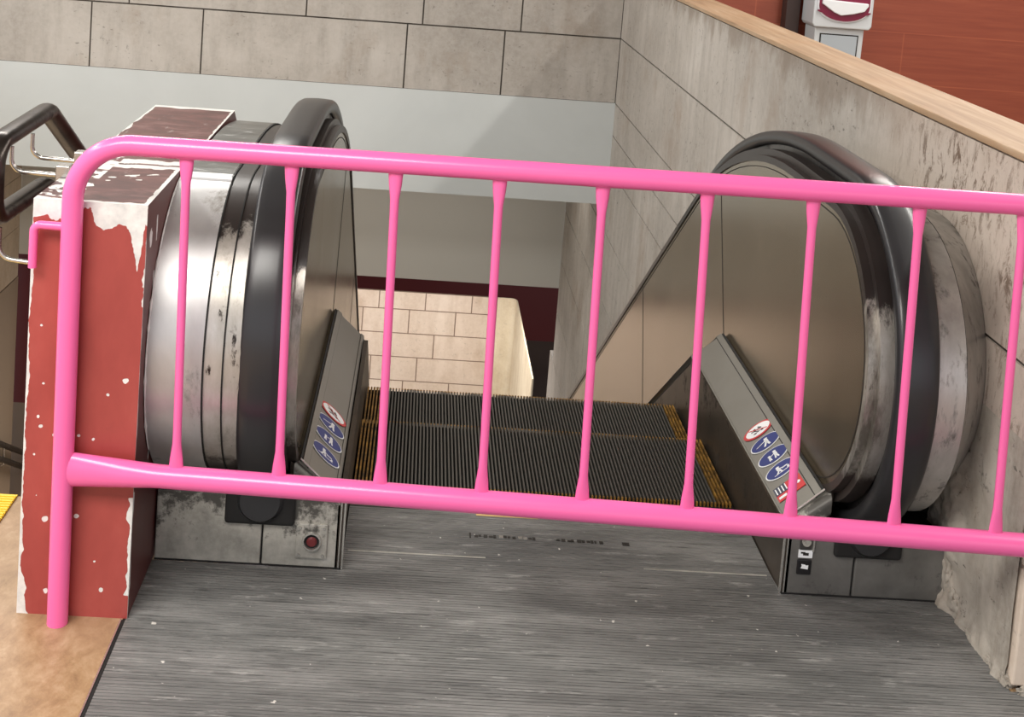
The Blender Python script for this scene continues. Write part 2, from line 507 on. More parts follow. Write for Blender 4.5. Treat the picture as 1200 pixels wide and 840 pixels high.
for i, (c, r) in enumerate([((.882, .005, .16), (.012, .03, .04)), ((.880, .0, .08), (.014, .03, .045)), ((.884, -.03, .03), (.012, .035, .028)), ((.885, -.14, .006), (.010, .03, .010)),
        ((.888, -.23, .006), (.010, .03, .012)), ((.893, -.30, .01), (.016, .02, .018)), ((.93, -.328, .006), (.03, .012, .012))]):
    lump(bm, c, r, i*3.1)
struct(obj('trim_3', bm, M['rubble'], None, smooth=True, angle=50))

# back wall above the stairwell: coursed slabs
ROWY = 5.54
r1 = [-6.0, -4.6, -3.5, -2.55, -1.833, -.51, .128, WX]
r2 = [-6.0, -4.2, -3.1, -2.313, -1.172, -.414, .229, WX]
rows = [(.215, .645, r1), (.645, 1.075, r2), (1.075, 1.505, r1), (1.505, 1.935, r2), (1.935, 2.4, r1), (2.4, 3.2, r2)]
slabs('wall_back', rows, M['stone'],
      lambda bm, a, b, z0, z1: box(bm, a, b, ROWY, ROWY+.04, z0, z1),
      lambda bm: box(bm, -6, 1.07, ROWY+.006, ROWY+.2, .216, 3.2), .010)
bm = bmesh.new(); box(bm, -6, WX, ROWY-.002, ROWY+.3, -.465, .217)
struct(obj('trim_4', bm, M['greypaint'], None))
bm = bmesh.new(); box(bm, -6, WX, ROWY+.3, 7.74, -.35, -.2)          # slab over the lower flight
struct(obj('ceiling_lower', bm, M['whitewall'], None))
bm = bmesh.new(); box(bm, -3.63, WX, 7.74, 8.0, -1.745, -.2)
struct(obj('wall_lower_front', bm, M['whitewall'], None))
# left stairwell wall
rows = [(.215 - .43*(k+1), .215 - .43*k, [.3, 3.1, 5.2, 7.74]) for k in range(5)]
slabs('wall_left', rows, M['stone_left'],
      lambda bm, a, b, z0, z1: box(bm, -3.66, -3.63, a, b, z0, z1),
      lambda bm: box(bm, -3.85, -3.636, .3, 7.72, -5.2, .215))
bm = bmesh.new(); box(bm, -3.66, -3.625, .3, 7.74, -5.2, -1.94)
struct(obj('baseboard_left', bm, simple('brown_stone_dado', (142,124,104), .6), None))
# maroon wall stub beyond the stair foot, brown dado below
bm = bmesh.new(); box(bm, -4.2, -3.25, 8.02, 8.2, -3.15, -1.745); struct(obj('wall_stub', bm, M['maroon'], None))
bm = bmesh.new(); box(bm, -4.2, -3.25, 8.02, 8.2, -4.6, -3.15); struct(obj('wall_stub_dado', bm, simple('brown_dado', (120,102,86), .6), None))
# lower level
bm = bmesh.new(); box(bm, -9, 7, 7.0, 17, -4.75, -4.6); struct(obj('floor_lower', bm, M['floor_dark'], None))
bm = bmesh.new(); box(bm, -9, 7, 8.0, 17, -1.745, -1.6); struct(obj('ceiling_lower_hall', bm, M['ceiling'], None))
bm = bmesh.new(); box(bm, -9, 7, 14.4, 14.6, -4.6, -1.745); struct(obj('wall_far', bm, M['maroon'], None))
# U-shaped parapet of the lower level: coursed front, rounded corner, side leg
PY = 10.9
rows = []
zt = -2.885
offs = [0, .34, .12, .46, .2, .5, .3]
for k in range(6):
    st = -3.2 + offs[k]; br = [-3.2] if offs[k] else []
    u = st
    while u < .60: br.append(u); u += .63 + .12*((k*7 + int(u*5)) % 3 - 1)
    if .62 - br[-1] < .15: br.pop()
    br.append(.62)
    z1 = zt - (.20 + .27*(k-1) if k else 0); z0 = zt - (.20 + .27*k)
    rows.append((z0, z1, br))
slabs('wall_parapet', rows, M['stone_warm'],
      lambda bm, a, b, z0, z1: box(bm, a, b, PY, PY+.02, z0, z1),
      lambda bm: box(bm, -3.2, .62, PY+.004, PY+.03, -4.6, zt-.002), .012)
w_ = bpy.data.objects['wall_parapet'].children[0]; w_.data.materials.clear(); w_.data.materials.append(simple('pale_joint', (132,112,98), .9))
bm = bmesh.new()
pts = []
for k in range(11):
    a = PI/2 * k / 10
    pts.append((.755 + .065*math.sin(a), PY - .065 + .065*math.cos(a)))
inner = [(.62, PY)] + pts + [(.82, 8.6)]
outer = [(.835, 8.6)] + [(.755 + .08*math.sin(PI/2*(10-k)/10), PY - .065 + .08*math.cos(PI/2*(10-k)/10)) for k in range(11)] + [(.62, PY + .015)]
ring = inner + outer
lo = [bm.verts.new((x, y, -4.6)) for x, y in ring]; hi = [bm.verts.new((x, y, zt)) for x, y in ring]
bm.faces.new(lo[::-1]); bm.faces.new(hi)
for i in range(len(ring)):
    j = (i+1) % len(ring); bm.faces.new((lo[i], lo[j], hi[j], hi[i]))
struct(obj('trim_5', bm, M['ivory'], None, smooth=True))
# upper floors
bm = bmesh.new()
box(bm, -7, -.932, -8, -.545, -.2, 0); box(bm, -7, -.93, -.545, .25, -.2, 0); box(bm, -.932, 5, -8, -1.9, -.2, 0)
box(bm, 1.25, 6, -1.9, -.30, -.2, 0); box(bm, .89, 1.25, -.325, -.30, -.2, 0); box(bm, 1.07, 6, -.30, 4.6, -.2, 0)
struct(obj('floor', bm, M['floor'], None))
bm = bmesh.new(); box(bm, 1.07, 6.5, 4.6, 4.75, 0, 3.2); struct(obj('wall_red_cladding', bm, M['redwood'], None))
bm = bmesh.new(); box(bm, 6.5, 6.7, -8, 5.74, 0, 3.2); struct(obj('wall_side_blocker', bm, M['greypaint'], None))  # unseen wall, added to make the right-hand side darker
bm = bmesh.new(); box(bm, -7, 6.5, -8, 5.74, 3.2, 3.3); struct(obj('ceiling', bm, M['ceiling'], None))

# dark joint strip between stone floor and landing plate
bm = bmesh.new(); box(bm, -.932, -.925, -1.9, -.24, -.02, .0008)
struct(obj('trim_6', bm, M['black'], None))
bm = bmesh.new(); box(bm, -.9345, -.9315, -1.9, -.24, -.02, .0025)
struct(obj('trim_7', bm, M['edge'], None))

# stairs beside the escalator (hidden flight, stone)
bm = bmesh.new()
t30 = math.tan(math.radians(30)); n = 27
prof = [(.25, -.02)]
for k in range(n):
    y = .25 + k*.295; z = -.17*(k+1)
    prof += [(y, z), (y + .295, z)]
prof += [(.25 + n*.295, -4.9), (.25, -.9)]
prism_x(bm, prof, -3.63, -1.15)
struct(obj('floor_stairs', bm, M['stone_left'], None))
bm = bmesh.new()
box(bm, -3.6, -1.30, -.15, .25, 0, .004)
for k in range(32):
    box(bm, -3.6, -1.30, -.145 + k*.0122, -.139 + k*.0122, .004, .008)
tag(obj('tactile_strip', bm, M['tactile'], None), 'yellow ribbed tactile strip at the head of the stairs, left of the red pillar', 'tactile paving')

# ------------------------------------------------------------------ red painted pillar / parapet
XL0, XL1, PYF, PZT = -1.147, -.922, -.235, .868
pillar = thing('parapet_pillar', 'red painted end pillar with chipped white edges, on the stone floor behind the pink post', 'pillar', (-1.03, -.2, 0))
pillar.matrix_parent_inverse = Matrix.Identity(4)
def child(name, bm, mat, par, **kw):
    """mesh given in world coordinates, parented under a thing that sits at par.location"""
    off = par.location if par.type == 'EMPTY' else Vector((0,0,0))
    bmesh.ops.translate(bm, verts=bm.verts, vec=-Vector(off))
    o = obj(name, bm, mat, par, **kw)
    return o

def painted(name, grid, chipf, mat, par, smooth=False):
    """grid[i][j] world points; chip attribute from chipf(i/nu,j/nv,p)"""
    nu, nv = len(grid), len(grid[0])
    vs, fs, at = [], [], []
    off = Vector(par.location)
    for i in range(nu):
        for j in range(nv):
            p = Vector(grid[i][j]); vs.append(p - off); at.append(max(0, min(1, chipf(i/(nu-1), j/(nv-1), p))))
    for i in range(nu-1):
        for j in range(nv-1):
            a = i*nv + j; fs.append((a, a+nv, a+nv+1, a+1))
    me = bpy.data.meshes.new(name); me.from_pydata(vs, [], fs); me.update()
    ca = me.attributes.new('chip', 'FLOAT', 'POINT'); ca.data.foreach_set('value', at)
    if smooth:
        for p in me.polygons: p.use_smooth = True
    return link(name, me, mat, par)
def nz(x, y, s, seed=0): return noise.noise(Vector((x*s, y*s, seed)))
def fbm(x, y, s, seed=0): return nz(x, y, s, seed) + .5*nz(x, y, s*2.1, seed+3) + .25*nz(x, y, s*4.3, seed+7)
def interp(tab, x):
    if x <= tab[0][0]: return tab[0][1]
    for (a, b), (c, d) in zip(tab[:-1], tab[1:]):
        if x <= c: return b + (d-b)*(x-a)/(c-a)
    return tab[-1][1]
DRIP = [(0,.036),(.12,.034),(.2,.040),(.30,.038),(.38,.032),(.46,.010),(.50,.008),(.54,.040),(.62,.058),(.70,.048),(.76,.040),(.82,.046),(.86,.06),(.90,.10),(.93,.135),(.96,.10),(1,.0)]
SPOTS = [(.215,.205,.011),(.50,.215,.009),(.15,.40,.006),(.27,.385,.007),(.37,.365,.0065),(.49,.385,.006),(.62,.38,.005),(.12,.42,.006),(.73,.475,.006),
         (.88,.505,.010),(.68,.12,.004),(.75,.06,.007),(.25,.052,.009),(.155,.49,.006),(.30,.40,.004),(.12,.61,.006),(.80,.33,.006),(.42,.60,.004),(.10,.34,.004),(.36,.30,.004),(.13,.255,.004)]
def chip_front(u, v, p):
    z = p.z; w = .226; x = u*w; top = PZT - z
    val = 0
    d = interp(DRIP, u) + .007*fbm(x, z, 60, 1)
    val = max(val, .5 + (d - top)*120)
    el = .0038 + .004*fbm(z, 0, 9, 4) + .003*fbm(z, 3, 40, 5)
    if z < .10: el += .016*max(0, 1 - abs(z-.055)/.05)
    if z < .04: el += .02*(1 - z/.04)
    val = max(val, .5 + (el - x)*150)
    er = .008*fbm(z, 9, 11, 2) + .006*fbm(z, 2, 34, 6) - .0045 + (.011 if .05 < z < .26 else 0) + (.006 if z > .70 else 0) - (.01 if .55 < z < .66 else 0)
    val = max(val, .5 + (er - (w-x))*150)
    if .24 < u < .40 and .66 < z < .76:        # flakes beside the pink post
        val = max(val, .5 + (.007 - abs(x - .079 - .006*fbm(z, 1, 30, 8)))*150*(1 if .68 < z < .74 else .2))
    for su, sz, r in SPOTS:
        dx = x - su*w; dz = z - sz
        rr = math.hypot(dx, dz) + .003*nz(x, z, 120, su*10)
        val = max(val, .5 + (r*.55 - rr)*220)
    return val
nu, nv = 90, 340
grid = [[(XL0 + (XL1-XL0)*i/(nu-1), PYF, PZT*j/(nv-1)) for j in range(nv)] for i in range(nu)]
painted('front_face', grid, chip_front, M['pillar'], pillar)
# right side face
def chip_side(u, v, p):
    y = p.y - PYF; z = p.z; val = 0
    e = .003 + .008*fbm(z, 5, 9, 6) + (.006 if .06 < z < .27 else 0)
    if u < .5: val = max(val, .5 + (e - y)*150)
    for sy, sz, a, b in [(.10,.80,.006,.03),(.045,.79,.012,.02),(.09,.69,.006,.02),(.12,.56,.005,.02),(.11,.50,.006,.03),(.12,.44,.006,.022),(.10,.355,.006,.02),(.13,.30,.005,.02),(.12,.70,.004,.01)]:
        rr = math.hypot((y-sy)/a, (z-sz)/b) + .35*nz(y, z, 90, sz)
        val = max(val, .5 + (1-rr)*1.5)
    return val
nu, nv = 100, 290
SY1 = .25
grid = [[(XL1, PYF + (SY1-PYF)*i/(nu-1), PZT*j/(nv-1)) for j in range(nv)] for i in range(nu)]
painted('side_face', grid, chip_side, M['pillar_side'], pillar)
# top
def chip_top(u, v, p):
    x, y = p.x - XL0, p.y; val = 0
    e = .012 + .006*fbm(x, 2, 40, 3) + (.05 if u < .2 else 0)*abs(nz(x, y, 30, 2))
    val = max(val, .5 + (e - (y - PYF))*140)
    val = max(val, .5 + (.010 + .004*fbm(y, 1, 30, 5) - (XL1 - p.x))*140) if y < .09 else val
    c = .130 + .012*fbm(x, 6, 16, 9) - (.03 if u < .35 else 0)
    val = max(val, .5 + (.052 + .014*fbm(x, y, 30, 4) - abs(y - c))*120)
    cc = abs(y - c - .004)
    if cc < .007: val = min(val, .2)
    if u < .35: val = max(val, .5 + (fbm(x, y, 34, 11) - .15)*2 if y < .2 else 0)
    for sx, sy, r in [(.10,-.02,.006),(.14,.0,.005),(.05,-.10,.02),(.16,-.03,.005),(.10,-.05,.004)]:
        val = max(val, .5 + (r - math.hypot((x-sx)*.6, y-sy) - .003*nz(x, y, 90, r*100))*180)
    for k in (0.,):
        d = abs((y + .01) - (x-.10)*.45)
        if .10 < x < .20 and nz(x, y, 40, 3) > -.1: val = max(val, .5 + (.005 - d)*180)
    if y > .84: val = max(val, .5 + (y - .852 + .01*nz(x, y, 20))*100)
    if y > .15: val = max(val, .5 + (.006 + .004*fbm(y, 1, 20, 5) - (XL1 - p.x))*140)
    if y > .15: val = max(val, .5 + (.005 + .008*fbm(y, 4, 14, 5) - x)*140)
    return val
nu, nv = 80, 380
def ztop(y): return PZT + (.0 if y < .10 else -.004)
grid = [[(XL0 + (XL1-XL0)*i/(nu-1), PYF + (.88-PYF)*j/(nv-1), ztop(PYF + (.88-PYF)*j/(nv-1))) for j in range(nv)] for i in range(nu)]
painted('cap_face', grid, chip_top, M['maroontop'], pillar)
# body of the parapet running down beside the flight
bm = bmesh.new()
ye = 8.0
def ptop(y): return PZT - .006 - max(0, y - .88) * INC
prism_x(bm, [(PYF+.002, 0), (PYF+.002, PZT-.004), (.88, PZT-.006), (ye, ptop(ye)), (ye, ptop(ye)-1.4), (.88, -.2), (.25, 0)], XL0+.0005, XL1-.0015)
child('body', bm, simple('shaded_red_paint', (92,46,44), .4), pillar)  # red paint darkened too, shade put into its colour

# uneven white caulk between the pillar and the steel casing
def caulk():
    bm = bmesh.new(); P = []; Rr = []
    for k in range(70):
        a = math.radians(100 + 118*k/69)
        P.append((-.9195, .150 + .340*math.cos(a), .52 + .340*math.sin(a)))
        q = .0014 + .0035*max(0, noise.noise(Vector((k*.45, 2, 1)))) + .003*max(0, noise.noise(Vector((k*.17, 5, 3))))
        Rr.append((q, q*1.3))
    tube(bm, P, .002, 8, radii=Rr)
    c = child('caulk_bead', bm, simple('aged_white_caulk', (222,224,220), .6), pillar, smooth=True); c['label'] = 'uneven white bead along the steel casing'
caulk()

# ------------------------------------------------------------------ escalator profiles
CY, CZ = .23, .52
YS = .55          # end of the flat top
RA = 2.1
TH = math.atan(INC)
def path(r, y_end, start=-90, n_semi=28, n_arc=12, cy=CY, cz=CZ):
    """offset curve at radius r round the newel, flat top, then down the slope; from the lower front"""
    pts = []
    for k in range(n_semi + 1):
        a = math.radians(start - (start + 270) * k / n_semi) if False else math.radians(-90 - 180 * k / n_semi)
        pts.append((cy + r*math.cos(a), cz + r*math.sin(a)))
    rr = RA - (.42 - r)
    for k in range(n_arc + 1):
        a = TH * k / n_arc
        pts.append((YS + rr*math.sin(a), cz + r - rr*(1 - math.cos(a))))
    y, z = pts[-1]
    pts.append((y_end, z - (y_end - y)*INC))
    return pts
def lowline(z_flat, y_break, y_end, y0):
    return [(y_end, z_flat - (y_end - y_break)*INC), (y_break, z_flat), (y0, z_flat)]
YE = 8.0

def handrail(name, xc, label):
    """C-shaped rubber handrail swept along the newel path"""
    # section in (u across, w outward), closed
    sec = [(-.032,-.040),(-.041,-.036),(-.0455,-.026),(-.0455,-.012),(-.042,-.004),(-.036,-.0005),(-.018,.001),(0,.0015),(.018,.001),(.036,-.0005),(.042,-.004),(.0455,-.012),(.0455,-.026),(.041,-.036),(.032,-.040),
           (.031,-.034),(.036,-.026),(.034,-.016),(.02,-.012),(0,-.011),(-.02,-.012),(-.034,-.016),(-.036,-.026),(-.031,-.034)]
    bm = bmesh.new(); rings = []
    P = path(.42, YE, n_semi=44, n_arc=18)
    P = P
    for i, (y, z) in enumerate(P):
        if i == 0: t = Vector((P[1][0]-y, P[1][1]-z))
        elif i == len(P)-1: t = Vector((y-P[i-1][0], z-P[i-1][1]))
        else: t = Vector((P[i+1][0]-P[i-1][0], P[i+1][1]-P[i-1][1]))
        t.normalize(); nrm = Vector((-t.y, t.x))
        # outward normal: away from the newel centre / upwards
        if i > 0 and i < len(P)-1 or True:
            if nrm.dot(Vector((y-CY, z-CZ)) if y < CY else Vector((0, 1))) < 0: nrm = -nrm
        rings.append([bm.verts.new((xc + u, y + nrm.x*w, z + nrm.y*w)) for u, w in sec])
    m = len(sec)
    for i in range(len(rings)-1):
        for k in range(m):
            j = (k+1) % m
            bm.faces.new((rings[i][k], rings[i][j], rings[i+1][j], rings[i+1][k]))
    bm.faces.new(rings[0]); bm.faces.new(rings[-1][::-1])
    o = obj(name, bm, M['rubber'], None, smooth=True, angle=50)
    return tag(o, label, 'handrail')

def newel_solid(bm, r, x0, x1, zl=.2, yb=1.1, y0=None, cy=CY, cz=CZ):
    P = path(r, YE, cy=cy, cz=cz)
    # drop the part of the lower curve that dips under the deck line
    prof = P + [(YE, zl - (YE - yb)*INC), (yb, zl)]
    prism_x(bm, prof, x0, x1)

def shell_band(bm, r0, r1, x0, x1, chamfer=None, cy=CY, cz=CZ):
    """ring band between radii r0 (inner) and r1 (outer)"""
    A = path(r1, YE, cy=cy, cz=cz); B = path(r0, YE, cy=cy, cz=cz)
    n = min(len(A), len(B))
    def ring(x, P): return [bm.verts.new((x, y, z)) for y, z in P]
    a0, a1, b0, b1 = ring(x0, A), ring(x1, A), ring(x0, B), ring(x1, B)
    for i in range(n-1):
        bm.faces.new((a0[i], a0[i+1], a1[i+1], a1[i])); bm.faces.new((b0[i], b1[i], b1[i+1], b0[i+1]))
        bm.faces.new((a0[i], b0[i], b0[i+1], a0[i+1])); bm.faces.new((a1[i], a1[i+1], b1[i+1], b1[i]))
    bm.faces.new((a0[0], a1[0], b1[0], b0[0])); bm.faces.new((a0[-1], b0[-1], b1[-1], a1[-1]))

def balustrade(side, label):
    """side -1 left, +1 right; |x| numbers below"""
    L = side < 0
    s = side
    xi = .520 if L else .505        # inner lower edge of the slanted deck
    xo = .612 if L else .600        # upper edge of the slanted deck, where the panel stands
    hx = .688 if L else .690        # handrail centre
    xe = .918 if L else .888        # outer limit
    T = thing('escalator_balustrade', label, 'balustrade', (s*.65, 0, 0))
    X = lambda a: s*a
    def bx(bm, a, b, *r): box(bm, min(X(a), X(b)), max(X(a), X(b)), *r)
    # base block
    y0 = 0.0
    split = .681 if L else .664
    bm = bmesh.new()
    bx(bm, .506 if not L else .508, split-.002, y0, .045, .001, .166)
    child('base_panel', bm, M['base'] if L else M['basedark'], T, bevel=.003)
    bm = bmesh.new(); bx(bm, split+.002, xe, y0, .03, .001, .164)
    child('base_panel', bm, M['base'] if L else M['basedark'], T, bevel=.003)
    bm = bmesh.new(); bx(bm, split-.002, split+.002, y0+.006, .1, .001, .16); bx(bm, .502, xe, -.0025, .004, .0005, .004)
    child('panel_seam', bm, M['black'], T)
    bm = bmesh.new(); bx(bm, .497, .501, y0-.001, .004, .001, .17); bx(bm, .5055, .5085, y0-.0015, .004, .001, .17)
    child('corner_edging', bm, M['edge'], T)
    # skirt
    bm = bmesh.new()
    prism_x(bm, [(y0, .002), (y0, .15), (1.05, .15), (YE, .15-(YE-1.05)*INC), (YE, -.45-(YE-1.05)*INC), (1.15, -.4), (y0+.3, -.3), (y0+.3, -.02)],
            *(sorted((X(.503), X(.515)))))
    child('skirt', bm, M['skirt'], T)
    # slanted inner deck
    zi, zo, yb = .143, .225, 1.10
    yf = .055
    def deckbit(name, u0, u1, lift, mat, ya=yf, yend=yb, thick=.006):
        bm = bmesh.new()
        def pt(u, y, dz=0):
            x = xi + (xo - xi)*u; z = zi + (zo - zi)*u
            nx, nzz = -(zo-zi), (xo-xi); l = math.hypot(nx, nzz); nx /= l; nzz /= l
            drop = max(0, y - yb)*INC
            return (X(x + nx*dz), y, z + nzz*dz - drop)
        ys = [ya, min(yend, yb)] + ([YE] if yend > yb else [])
        top = [[bm.verts.new(pt(u, y, lift)) for u in (u0, u1)] for y in ys]
        bot = [[bm.verts.new(pt(u, y, lift-thick)) for u in (u0, u1)] for y in ys]
        for i in range(len(ys)-1):
            for q, f in ((top, 1), (bot, -1)):
                bm.faces.new((q[i][0], q[i][1], q[i+1][1], q[i+1][0]))
            bm.faces.new((top[i][0], top[i+1][0], bot[i+1][0], bot[i][0]))
            bm.faces.new((top[i][1], top[i+1][1], bot[i+1][1], bot[i][1]))
        bm.faces.new((top[0][0], top[0][1], bot[0][1], bot[0][0])); bm.faces.new((top[-1][0], top[-1][1], bot[-1][1], bot[-1][0]))
        return child(name, bm, mat, T)
    deckbit('inner_deck', 0, 1, 0, M['deck'], yend=YE, thick=.012)
    deckbit('deck_moulding', .80, .945, .005, M['deck'], yend=YE)
    deckbit('deck_shadow_strip', .945, 1.0, .0015, M['black'], yend=YE, thick=.003)  # black strip painting the shadow between panel and deck
    deckbit('deck_moulding', .0, .09, .003, M['deck'], yend=YE)
    deckbit('deck_groove', .775, .80, .001, M['seam'], yend=YE, thick=.003)
    # body under the deck
    bm = bmesh.new()
    bmv = [(xi+.001, .0), (xi+.001, zi-.006), (xo+.02, zo-.004), (xo+.02, .0)]
    prism_y(bm, [(X(a), b) for a, b in bmv], yf+.002, yb)
    child('deck_body', bm, M['skirt'], T)
    # rounded nose closing the deck
    bm = bmesh.new()
    n = 6
    prev = None
    for k in range(n+1):
        a = PI/2*k/n
        y = yf - .022*math.sin(a); d = -.022*(1-math.cos(a))
        ring = [bm.verts.new((X(xi+.001), y, zi+d)), bm.verts.new((X(xo+.01), y, zo+d)), bm.verts.new((X(xo+.01), y, .18)), bm.verts.new((X(xi+.001), y, .10))]
        if prev:
            for i in range(4):
                j = (i+1) % 4; bm.faces.new((prev[i], prev[j], ring[j], ring[i]))
        else: bm.faces.new(ring)
        prev = ring
    bm.faces.new(prev[::-1])
    child('deck_nose', bm, M['base'], T, smooth=True)
    bm = bmesh.new()
    tube(bm, [(X(xi), yf, zi+.003), (X(xo-.002), yf, zo+.003)], .0022, 6)
    child('nose_edging', bm, M['edge'], T)
    # balustrade panel (between the two skins) with rim
    xp = xo + .008
    bm = bmesh.new()
    prof = path(.33, YE)
    prof = [p for p in prof]
    prof += [(YE, zo-.02-(YE-yb)*INC), (yb, zo-.02)]
    prism_x(bm, prof, *sorted((X(xp), X(xp+.06))))
    pan = child('steel_panel', bm, M['panel'], T, smooth=True, angle=30)
    bm = bmesh.new(); shell_band(bm, .312, .3145, *sorted((X(xp-.0012), X(xp+.002))))
    child('panel_groove', bm, M['seam'], T)
    for yy in (1.125, 2.28, 3.5):
        zb_ = zo - max(0, yy-yb)*INC - .01
        tab = [(p[0], p[1]) for p in path(.33, YE)[30:]]
        h = .1
        while zb_ + h < interp(tab, yy + .5*h) - .004: h += .004
        bm = bmesh.new()
        prism_x(bm, [(yy-.0018, zb_), (yy+.0018, zb_), (yy+.0018+.5*h, zb_+h), (yy-.0018+.5*h, zb_+h)], *sorted((X(xp-.0012), X(xp+.003))))
        child('panel_seam', bm, M['seam'], T)
    # rims and handrail track
    bm = bmesh.new(); shell_band(bm, .328, .347, *sorted((X(xp-.004), X(xp+.030)))); child('rim', bm, M['rim_worn_shaded'], T, smooth=True, angle=30)
    bm = bmesh.new(); shell_band(bm, .30, .366, *sorted((X(xp+.016), X(xp+.050)))); child('rim', bm, M['rim_worn_shaded'], T, smooth=True, angle=30)
    bm = bmesh.new(); shell_band(bm, .30, .402, *sorted((X(hx-.027), X(hx+.027)))); child('handrail_track', bm, M['track'], T, smooth=True, angle=30)
    # outer casing
    if L:
        bm = bmesh.new(); newel_solid(bm, .337, X(.802), X(.728), .18, cy=.150); child('outer_casing', bm, M['worn_black'], T, smooth=True, angle=30)
        bm = bmesh.new(); newel_solid(bm, .340, X(.765), X(.762), .18, cy=.150); child('casing_seam', bm, M['black'], T)
        bm = bmesh.new(); newel_solid(bm, .340, X(.8055), X(.802), .18, cy=.150); child('casing_seam', bm, M['black'], T)
        bm = bmesh.new(); newel_solid(bm, .340, X(.918), X(.8055), .18, cy=.150); child('outer_casing', bm, M['silver'], T, smooth=True, angle=30)
        bm = bmesh.new()
        up_ = [q for q in path(.3418, 3.0, cy=.150)[15:] if q[0] > .104]; up_ = [(.104, .8618)] + up_
        prism_x(bm, up_ + [(y, z-.004) for y, z in reversed(up_)], -.917, -.8065); child('top_reflection_sheet', bm, steel('dark_reflection_top', (128,130,128), (96,98,96), (190,190,188), .3, .35, 5.0, (1,2.5,1), metal=.7), T)  # darker sheet: the casing top's dim ceiling reflection put into the colour
        bm = bmesh.new(); box(bm, -.918, -.8055, .088, .104, .8, .8625); child('lap_joint', bm, M['white'], T)
    else:
        bm = bmesh.new(); newel_solid(bm, .345, X(.722), X(.792), .18, cy=.160); child('outer_casing', bm, M['strip'], T, smooth=True, angle=30)
        bm = bmesh.new(); newel_solid(bm, .345, X(.792), X(.795), .18, cy=.165); child('casing_seam', bm, M['black'], T)
        # band that turns back towards the stone wall
        bm = bmesh.new()
        A = path(.338, YE, cy=.17); B = path(.32, YE, cy=.262)
        a = [bm.verts.new((X(.795), y, z)) for y, z in A]; b = [bm.verts.new((X(.888), y, z)) for y, z in B]
        for i in range(len(a)-1): bm.faces.new((a[i], a[i+1], b[i+1], b[i]))
        c = bm.verts.new((X(.888), .9, .18)); d = bm.verts.new((X(.795), .9, .18))
        bm.faces.new((a[0], b[0], c, d))
        child('outer_casing', bm, M['strip'], T, smooth=True, angle=30)
    # black box standing in for the shade behind the foot of the newel
    bm = bmesh.new(); bx(bm, .53, xe-.002, .046, .9, .01, .14); bx(bm, xp+.004, xe-.002, .13, .9, .15, .30); child('newel_foot_shade', bm, M['void'], T)
    # handrail inlet
    bm = bmesh.new()
    x0, x1 = sorted((X(hx-.078), X(hx+.078)))
    box(bm, x0, x1, -.012, .004, .098, .180)
    child('handrail_inlet', bm, M['black'], T, bevel=.008, seg=3)
    bm = bmesh.new(); cyl(bm, (X(hx), -.024, .158), .044, .012, 'Y', 28, .052)
    child('inlet_brush', bm, M['rubber'], T, smooth=True)
    return T, deckbit, (xi, xo, zi, zo), xp

TL, deckL, gL, xpL = balustrade(-1, 'left steel escalator balustrade with rounded newel, next to the red pillar')
TR, deckR, gR, xpR = balustrade(1, 'right steel escalator balustrade with rounded newel, against the grey stone wall')
handrail('handrail', -.688, 'black rubber escalator handrail looping over the left newel, beside the red pillar')
handrail('handrail', .690, 'black rubber escalator handrail looping over the right newel, by the stone wall')

# emergency stop on the left base, small plates on the right base
bm = bmesh.new(); box(bm, -.605, -.535, -.006, .001, .025, .105)
sw = child('stop_switch_plate', bm, M['base'], TL, bevel=.0015)
sw['label'] = 'small square metal plate around the red stop button'
for x in (-.597, -.543):
    for z in (.033, .097):
        bm = bmesh.new(); cyl(bm, (x, -.008, z), .004, .003, 'Y', 10)
        child('screw', bm, M['edge'], TL, smooth=True)
bm = bmesh.new()
n = 32
for k in range(n):
    a, b = 2*PI*k/n, 2*PI*(k+1)/n
    q = []
    for t in (a, b):
        q.append([bm.verts.new((-.569 + r*math.cos(t), y, .066 + r*math.sin(t))) for r, y in ((.0225, -.006), (.021, -.012), (.0175, -.012), (.016, -.005))])
    for i in range(3): bm.faces.new((q[0][i], q[1][i], q[1][i+1], q[0][i+1]))
child('button_ring', bm, M['edge'], TL, smooth=True)
bm = bmesh.new(); cyl(bm, (-.569, -.0066, .066), .0165, .002, 'Y', 28); child('button_well', bm, M['black'], TL)
bm = bmesh.new(); cyl(bm, (-.569, -.0105, .064), .0085, .004, 'Y', 20, .012); child('stop_button', bm, simple('stop_red', (112,40,42), .5), TL, smooth=True)
bm = bmesh.new(); box(bm, .532, .565, -.004, .001, .050, .086)
k_ = child('rating_label', bm, M['signblack'], TR, bevel=.003); k_['label'] = 'black square label with a white mark'
bm = bmesh.new(); prism_y(bm, [(.540,.0655),(.557,.0635),(.5575,.0735),(.552,.0725),(.5505,.0745),(.541,.0755),(.5425,.071)], -.0046, -.003); m_ = child('label_mark', bm, M['white'], TR)
bm = bmesh.new(); box(bm, .533, .565, -.003, .001, .090, .108); child('paper_label', bm, M['white'], TR)
bm = bmesh.new(); box(bm, .543, .556, -.0036, -.002, .096, .102); box(bm, .538, .548, -.0036, -.002, .100, .104); child('label_mark', bm, M['seam'], TR)
bm = bmesh.new(); box(bm, .535, .560, -.004, .001, .110, .150); child('key_switch', bm, M['track'], TR)
bm = bmesh.new(); cyl(bm, (.5475, -.010, .130), .010, .007, 'Y', 20); child('key_switch_barrel', bm, M['base'], TR)
bm = bmesh.new(); box(bm, .5635, .5675, -.005, .001, .106, .150); child('key_switch_edging', bm, M['edge'], TR)

